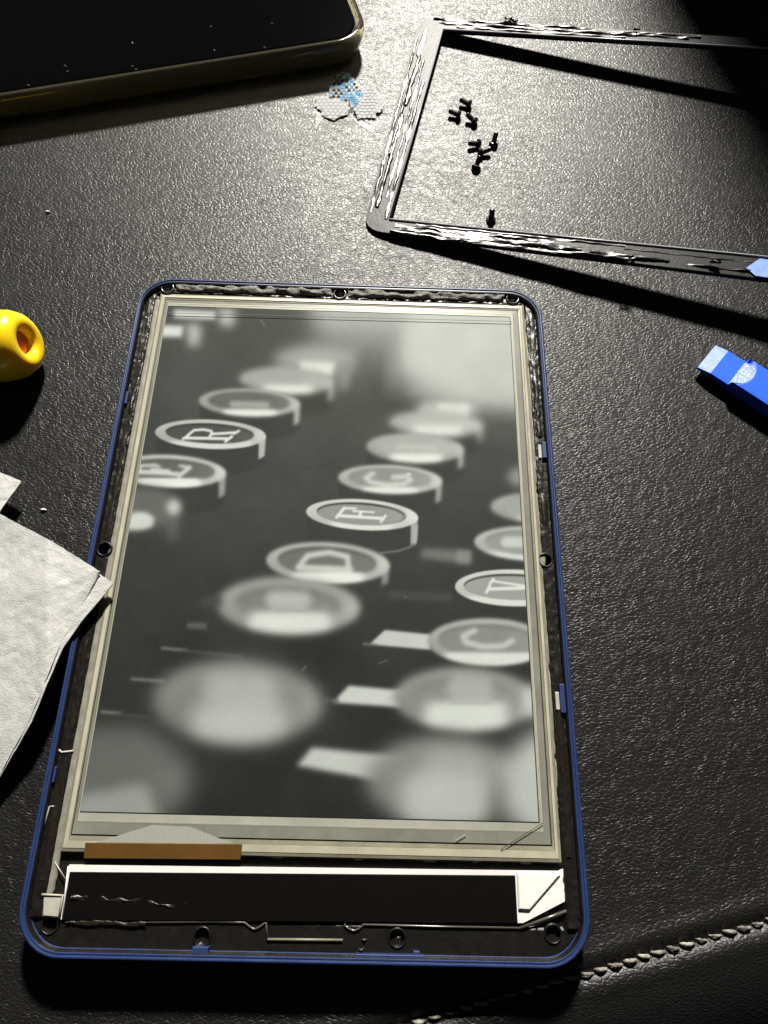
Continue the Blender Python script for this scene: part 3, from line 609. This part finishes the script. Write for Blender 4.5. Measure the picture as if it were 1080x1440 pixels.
for (px, py) in ((186, 60), (191, 98), (92, 92), (95, 101), (186, 93), (40, 120), (297, 37), (301, 70), (372, 66), (382, 33)):
    c = at(px, py, 8.65); MB().tube([(c[0] - .4, c[1] - rg.uniform(-.5, .5), 8.62), (c[0], c[1], 8.75), (c[0] + .35, c[1] + rg.uniform(-.5, .5), 8.62)], [.04, .08, .04], 5).build('dust', M_BOXGREY, PH)

# ------------------------------------------------------------------ yellow screwdriver handle
ax = Vector((.95, .06, .24)).normalized(); c0 = Vector(at(40, 480, 10.0)); 
q = Vector((0, 0, 1)).rotation_difference(ax).to_matrix().to_4x4(); Mh = Matrix.Translation(c0) @ q
SD = thing('screwdriver', 'yellow screwdriver handle end with an orange hole, left edge', 'screwdriver', (c0.x, c0.y, 0))
prof = [(-70, 6.5), (-40, 8.6), (-22, 8.0), (-15.5, 7.9), (-13.6, 8.6), (-11, 9.6), (-7, 9.7), (-4, 9.2), (-1.5, 8.1), (-.3, 6.9), (.1, 5.8), (-.1, 4.6), (-.5, 3.9), (-1.4, 3.4), (-3.0, 3.1), (-7.5, 3.0)]
prof = [(a * .92, r * .92) for a, r in prof]
MB().lathe(prof, 48, Mh).build('handle', M_YELLOW, SD, smooth=True)
MB().lathe([(-6.5, 2.78), (-2.4, 2.78), (-2.1, 2.3), (-2.0, .4)], 32, Mh).build('handle_core', M_ORANGE, SD, smooth=True, sharp=40)

# ------------------------------------------------------------------ blue pry tool
t0 = Vector(at(1008, 483, 3.2)); t1 = Vector(at(983, 514, 3.2)); tw = (t0 - t1); W_ = tw.length; tw.normalize(); tl = Vector((tw.y, -tw.x, 0))
if tl.x < 0: tl = -tl
tm = (t0 + t1) / 2; tm.z = 0
PT = thing('pry_tool', 'blue plastic pry tool with a scuffed white notch, right edge', 'pry tool', (tm.x, tm.y, 0))
def tool(name, l0, l1, m_, nl, top, nw=17):
    mb = MB(); rows = []
    for l in np.linspace(l0, l1, nl):
        row = [tuple(tm + tl * l - tw * W_/2 + Vector((0, 0, bot(l))))]
        for w in np.linspace(-1, 1, nw): row.append(tuple(tm + tl * l + tw * (w * W_/2) + Vector((0, 0, top(l, w)))))
        row.append(tuple(tm + tl * l + tw * W_/2 + Vector((0, 0, bot(l))))); rows.append(row)
    mb.loft(rows, True, True); return mb.build(name, m_, PT, smooth=True, sharp=35)
bot = lambda l: max(.6, 1.6 - l * .05)
def top(l, w):
    z = 2.5 + .75 * min(1, max(0, l / 3.6)); k = 8.9 + 3.9 * math.sqrt(max(0, 1 - w*w))
    if l > 8.9: z += 1.7 * (min(1, (l - 8.9) / max(.25, k - 8.9)))
    return z - .12 * abs(w) ** 8
tool('worn_tip', 0, 3.6, M_PRYWORN, 8, top); tool('blade', 3.602, 8.9, M_PRY, 10, top)
def tool_notch():
    mb = MB(); mh = MB(); rows = []; rows2 = []
    ws = np.linspace(-.999, .999, 25)
    for w in ws:
        k = 8.9 + 3.9 * math.sqrt(max(0, 1 - w*w)); ls = np.linspace(8.9, k, 7)
        rows.append([tuple(tm + tl * l + tw * (w * W_/2) + Vector((0, 0, 3.25 + 1.7 * (l - 8.9) / max(.25, k - 8.9) + .02 - .12 * abs(w) ** 8))) for l in ls])
    mb.loft(rows, closed=False); return mb.build('scuffed_notch', M_PRYSCUFF, PT, smooth=True)
tool('grip', 8.902, 62, M_PRY, 120, top); tool_notch()

# ------------------------------------------------------------------ folded white wipe lying over the left rim
def curve(pts, n):
    p = np.array(pts, float); d = np.r_[0, np.cumsum(np.hypot(*np.diff(p, axis=0).T))]; t = np.linspace(0, d[-1], n)
    return np.stack([np.interp(t, d, p[:, 0]), np.interp(t, d, p[:, 1])], 1)
def sheet(mb, top_e, bot_e, zf, n=70, m=70, th=.35, seed=0):
    a = curve(top_e, n); b = curve(bot_e, n); vn = VN(seed + 60); G = np.zeros((m, n, 3))
    for i in range(n):
        for j in range(m):
            v = j / (m - 1); px = a[i] * (1 - v) + b[i] * v
            z = zf(i / (n - 1), v); p = at(px[0], px[1], z); G[j, i] = p
    G[..., 2] += .22 * vn.fbm(G[..., 0] * .12, G[..., 1] * .12, 3) + .1 * vn.fbm(G[..., 0] * .6, G[..., 1] * .6, 3)
    e = .25 * vn.fbm(G[..., 0] * .9, G[..., 1] * .9, 2); G[..., 1] += e * .22
    up_ = [list(map(tuple, r)) for r in G]
    mb.loft(up_, closed=False); lo = G.copy(); lo[..., 2] -= th; mb.loft([list(map(tuple, r)) for r in lo], closed=False)
    edge = lambda g: [g[0, i] for i in range(n)] + [g[j, n-1] for j in range(m)] + [g[m-1, i] for i in range(n-1, -1, -1)] + [g[j, 0] for j in range(m-1, -1, -1)]
    mb.loft([list(map(tuple, edge(G))), list(map(tuple, edge(lo)))])
WP = thing('cleaning_wipe', 'folded white cleaning wipe draped over the left rim of the e-reader', 'wipe', at(60, 860, 0))
zlow = lambda u, v: 2.0 + 7.2 * min(1, max(0, (u - .0) / .62)) - 2.6 * v * (1 - u) ** .7 + 1.2 * math.sin(v * 3) * (1 - u)
m = MB(); sheet(m, [(-90, 672), (0, 724), (75, 764), (158, 819)], [(-90, 1240), (0, 1092), (44, 1016), (72, 948), (88, 912), (112, 878), (158, 821)], zlow, seed=1); m.build('lower_layer', M_TISSUE, WP, smooth=True)
m = MB(); sheet(m, [(-90, 671), (0, 723), (75, 762), (141, 804)], [(-90, 1236), (0, 1089), (42, 1013), (69, 945), (84, 907), (103, 873), (141, 806)], lambda u, v: zlow(u * .93, v) + .5, seed=2); m.build('upper_layer', M_TISSUE, WP, smooth=True)
W2 = thing('cleaning_wipe', 'small corner of a white wipe above the larger folded one', 'wipe', at(0, 690, 0))
m = MB(); sheet(m, [(-90, 628), (0, 664), (29, 676)], [(-90, 800), (-10, 735), (3, 714), (29, 679)], lambda u, v: 4.2 + .6 * u, n=60, m=40, seed=3); m.build('cloth', M_TISSUE, W2, smooth=True)

# ------------------------------------------------------------------ tiny black screws
def screw(px, py, yaw, pitch, label, z=1.15):
    c = Vector(at(px, py, z)); d = Vector((math.cos(yaw) * math.cos(pitch), math.sin(yaw) * math.cos(pitch), math.sin(pitch)))
    Mx = Matrix.Translation(c) @ Matrix.Scale(1.0, 4) @ Vector((0, 0, 1)).rotation_difference(d).to_matrix().to_4x4() @ Matrix.Scale(1.25, 4)
    T = thing('screw', label, 'screw', (c.x, c.y, 0), 'tiny black screws inside the bezel')
    MB().lathe([(-.85, .12), (-.85, .42), (-1.2, .5), (-1.2, .95), (-1.05, 1.15), (-.55, 1.2), (-.35, 1.0), (-.3, .6)], 16, Mx).build('head', M_SCREW, T, smooth=True, sharp=40)
    MB().lathe([(-.32, .58)] + [(-.3 + k * .2, .55 if k % 2 else .7) for k in range(11)] + [(2.0, .3)], 12, Mx).build('shaft', M_SCREW, T, smooth=True)
screw(656, 145, 2.7, .2, 'black screw farthest from the e-reader, topmost of its pair')
screw(641, 160, 2.75, .15, 'black screw lying left of its pair below the topmost screw')
screw(664, 168, 2.5, .35, 'black screw touching the left one of the upper cluster, right side')
screw(669, 202, 3.3, .15, 'black screw at the top of the lower cluster')
screw(680, 213, .3, .2, 'black screw under the top one of the lower cluster')
screw(695, 198, 1.3, 1.0, 'upright black screw just right of the lower cluster')
screw(671, 231, 1.2, .7, 'black screw at the foot of the lower cluster')
screw(691, 305, 1.7, 1.35, 'lone black screw standing on its head beside the lower bezel bar', z=1.25)

# ------------------------------------------------------------------ torn scrap of patterned film
FS = thing('film_scrap', 'crumpled torn scrap of clear film with blue and white cells', 'film scrap', at(490, 150, 0))
def lobe(poly_px, zf, cellmat, name, cell=.95, gap=.2, blue=0, seed=0, base=True, bm_=None):
    pts = [at(x, y, 0) for x, y in poly_px]; xs = [p[0] for p in pts]; ys = [p[1] for p in pts]; r = random.Random(seed)
    def inside(x, y):
        c = False; n = len(pts)
        for i in range(n):
            (x0, y0, _), (x1, y1, _) = pts[i], pts[(i+1) % n]
            if (y0 > y) != (y1 > y) and x < (x1 - x0) * (y - y0) / (y1 - y0) + x0: c = not c
        return c
    m = MB(); mbb = MB()
    cx_, cy_ = sum(xs)/len(xs), sum(ys)/len(ys)
    if base:
        f = MB(); N = len(pts); ringp = [(p[0], p[1], zf(p[0], p[1]) - .06) for p in pts]; mid = [((p[0]+cx_)/2, (p[1]+cy_)/2, zf((p[0]+cx_)/2, (p[1]+cy_)/2) - .06) for p in pts]
        f.loft([ringp, mid], cap1=True)
        root = f.build(name, bm_ or M_FILM, FS, smooth=True)
    else: root = FS
    row = 0; y = min(ys)
    while y < max(ys):
        x = min(xs) + (cell / 2 if row % 2 else 0)
        while x < max(xs):
            if inside(x, y):
                R = (cell - gap) / 2 * 1.12; hx = [(x + R*math.cos(math.pi/6 + k*math.pi/3), y + R*math.sin(math.pi/6 + k*math.pi/3)) for k in range(6)]
                tgt = mbb if r.random() < blue else m
                tgt.add([(a, b, zf(a, b) + .03 + r.uniform(0, .06)) for a, b in hx], [tuple(range(6))])
            x += cell
        y += cell * .87; row += 1
    if m.v: m.build('film_cells', cellmat, root)['kind'] = 'stuff'
    if mbb.v: mbb.build('film_cells', M_HEXB, root)['kind'] = 'stuff'
fz = lambda ax_, ay_, h0, kx, ky: (lambda x, y: max(.3, h0 + kx * (x - ax_) + ky * (y - ay_)))
cA = at(488, 128, 0); cB = at(472, 158, 0); cC = at(520, 160, 0)
lobe([(470, 113), (480, 105), (492, 108), (502, 120), (508, 132), (497, 148), (480, 146), (464, 138), (463, 124)], lambda x, y: .8 + .05 * (y - cA[1]), M_HEXD, 'dotted_lobe', 1.65, .55, .3, 1)
lobe([(443, 141), (452, 138), (463, 143), (478, 145), (492, 154), (489, 163), (478, 166), (470, 171), (457, 166), (452, 158), (446, 152)], lambda x, y: max(.3, .8 + .07 * (y - cB[1]) - .01 * (x - cB[0])**2), M_HEXW, 'white_lobe', 1.55, .16, 0, 2, bm_=M_FILMW)
lobe([(497, 152), (506, 146), (512, 131), (524, 130), (530, 140), (540, 146), (536, 158), (528, 162), (530, 170), (514, 166), (503, 170)], lambda x, y: max(.3, .8 + .07 * (y - cC[1]) + .15 * math.sin(x * 1.3)), M_HEXW, 'white_lobe', 1.5, .2, 0, 3, bm_=M_FILMW)
lobe([(490, 138), (502, 130), (510, 136), (506, 150), (494, 156)], lambda x, y: 1.25 + .15 * math.sin(x * 1.5 + y), M_HEXB, 'blue_fold', .9, .25, 0, 4)
for pp in ([(444, 154), (456, 164), (450, 172), (444, 182)], [(494, 165), (508, 168), (528, 184), (522, 186), (504, 174)], [(510, 168), (534, 168), (530, 178)]):
    pts = [at(x, y, .3) for x, y in pp]; MB().loft([[(p[0], p[1], .1) for p in pts], [(p[0], p[1], .25) for p in pts]], True, True).build('film_tail', M_FILM, FS)

# ------------------------------------------------------------------ unseen black blocker added to shade the top right corner
mb = MB(); loops = []; bc = Vector((171, 430, 0))
for k in range(14):
    t = k / 13 * math.pi / 2; z = 300 * math.sin(t); f = math.cos(t) ** .55 if k < 13 else .02
    loops.append([tuple(bc + Vector((86 * f * math.copysign(abs(math.cos(a)) ** .8, math.cos(a)), 50 * f * math.copysign(abs(math.sin(a)) ** .8, math.sin(a)), z))) for a in np.linspace(0, 2*math.pi, 40, endpoint=False)])
mb.loft(loops, True, True); o = mb.build('shade_blocker', M_BLOCKER, smooth=True)
tag(o, 'tall black bag, added unseen to shade the top right corner', 'blocker')

# ------------------------------------------------------------------ lint on the leather
for px, py, lab in ((61, 717, 'white lint speck between the yellow handle and the wipe'), (67, 298, 'white lint speck below the phone')):
    c = at(px, py, .2); o = MB().tube([(c[0] - .7, c[1] + .1, .15), (c[0] - .2, c[1], .4), (c[0] + .4, c[1] + .05, .35), (c[0] + .8, c[1] - .1, .15)], [.12, .28, .24, .1], 6).build('lint_speck', M_LINT, smooth=True); tag(o, lab, 'lint', 'lint specks on the leather')

for o in bpy.data.objects:
    if '_o' in o: del o['_o']
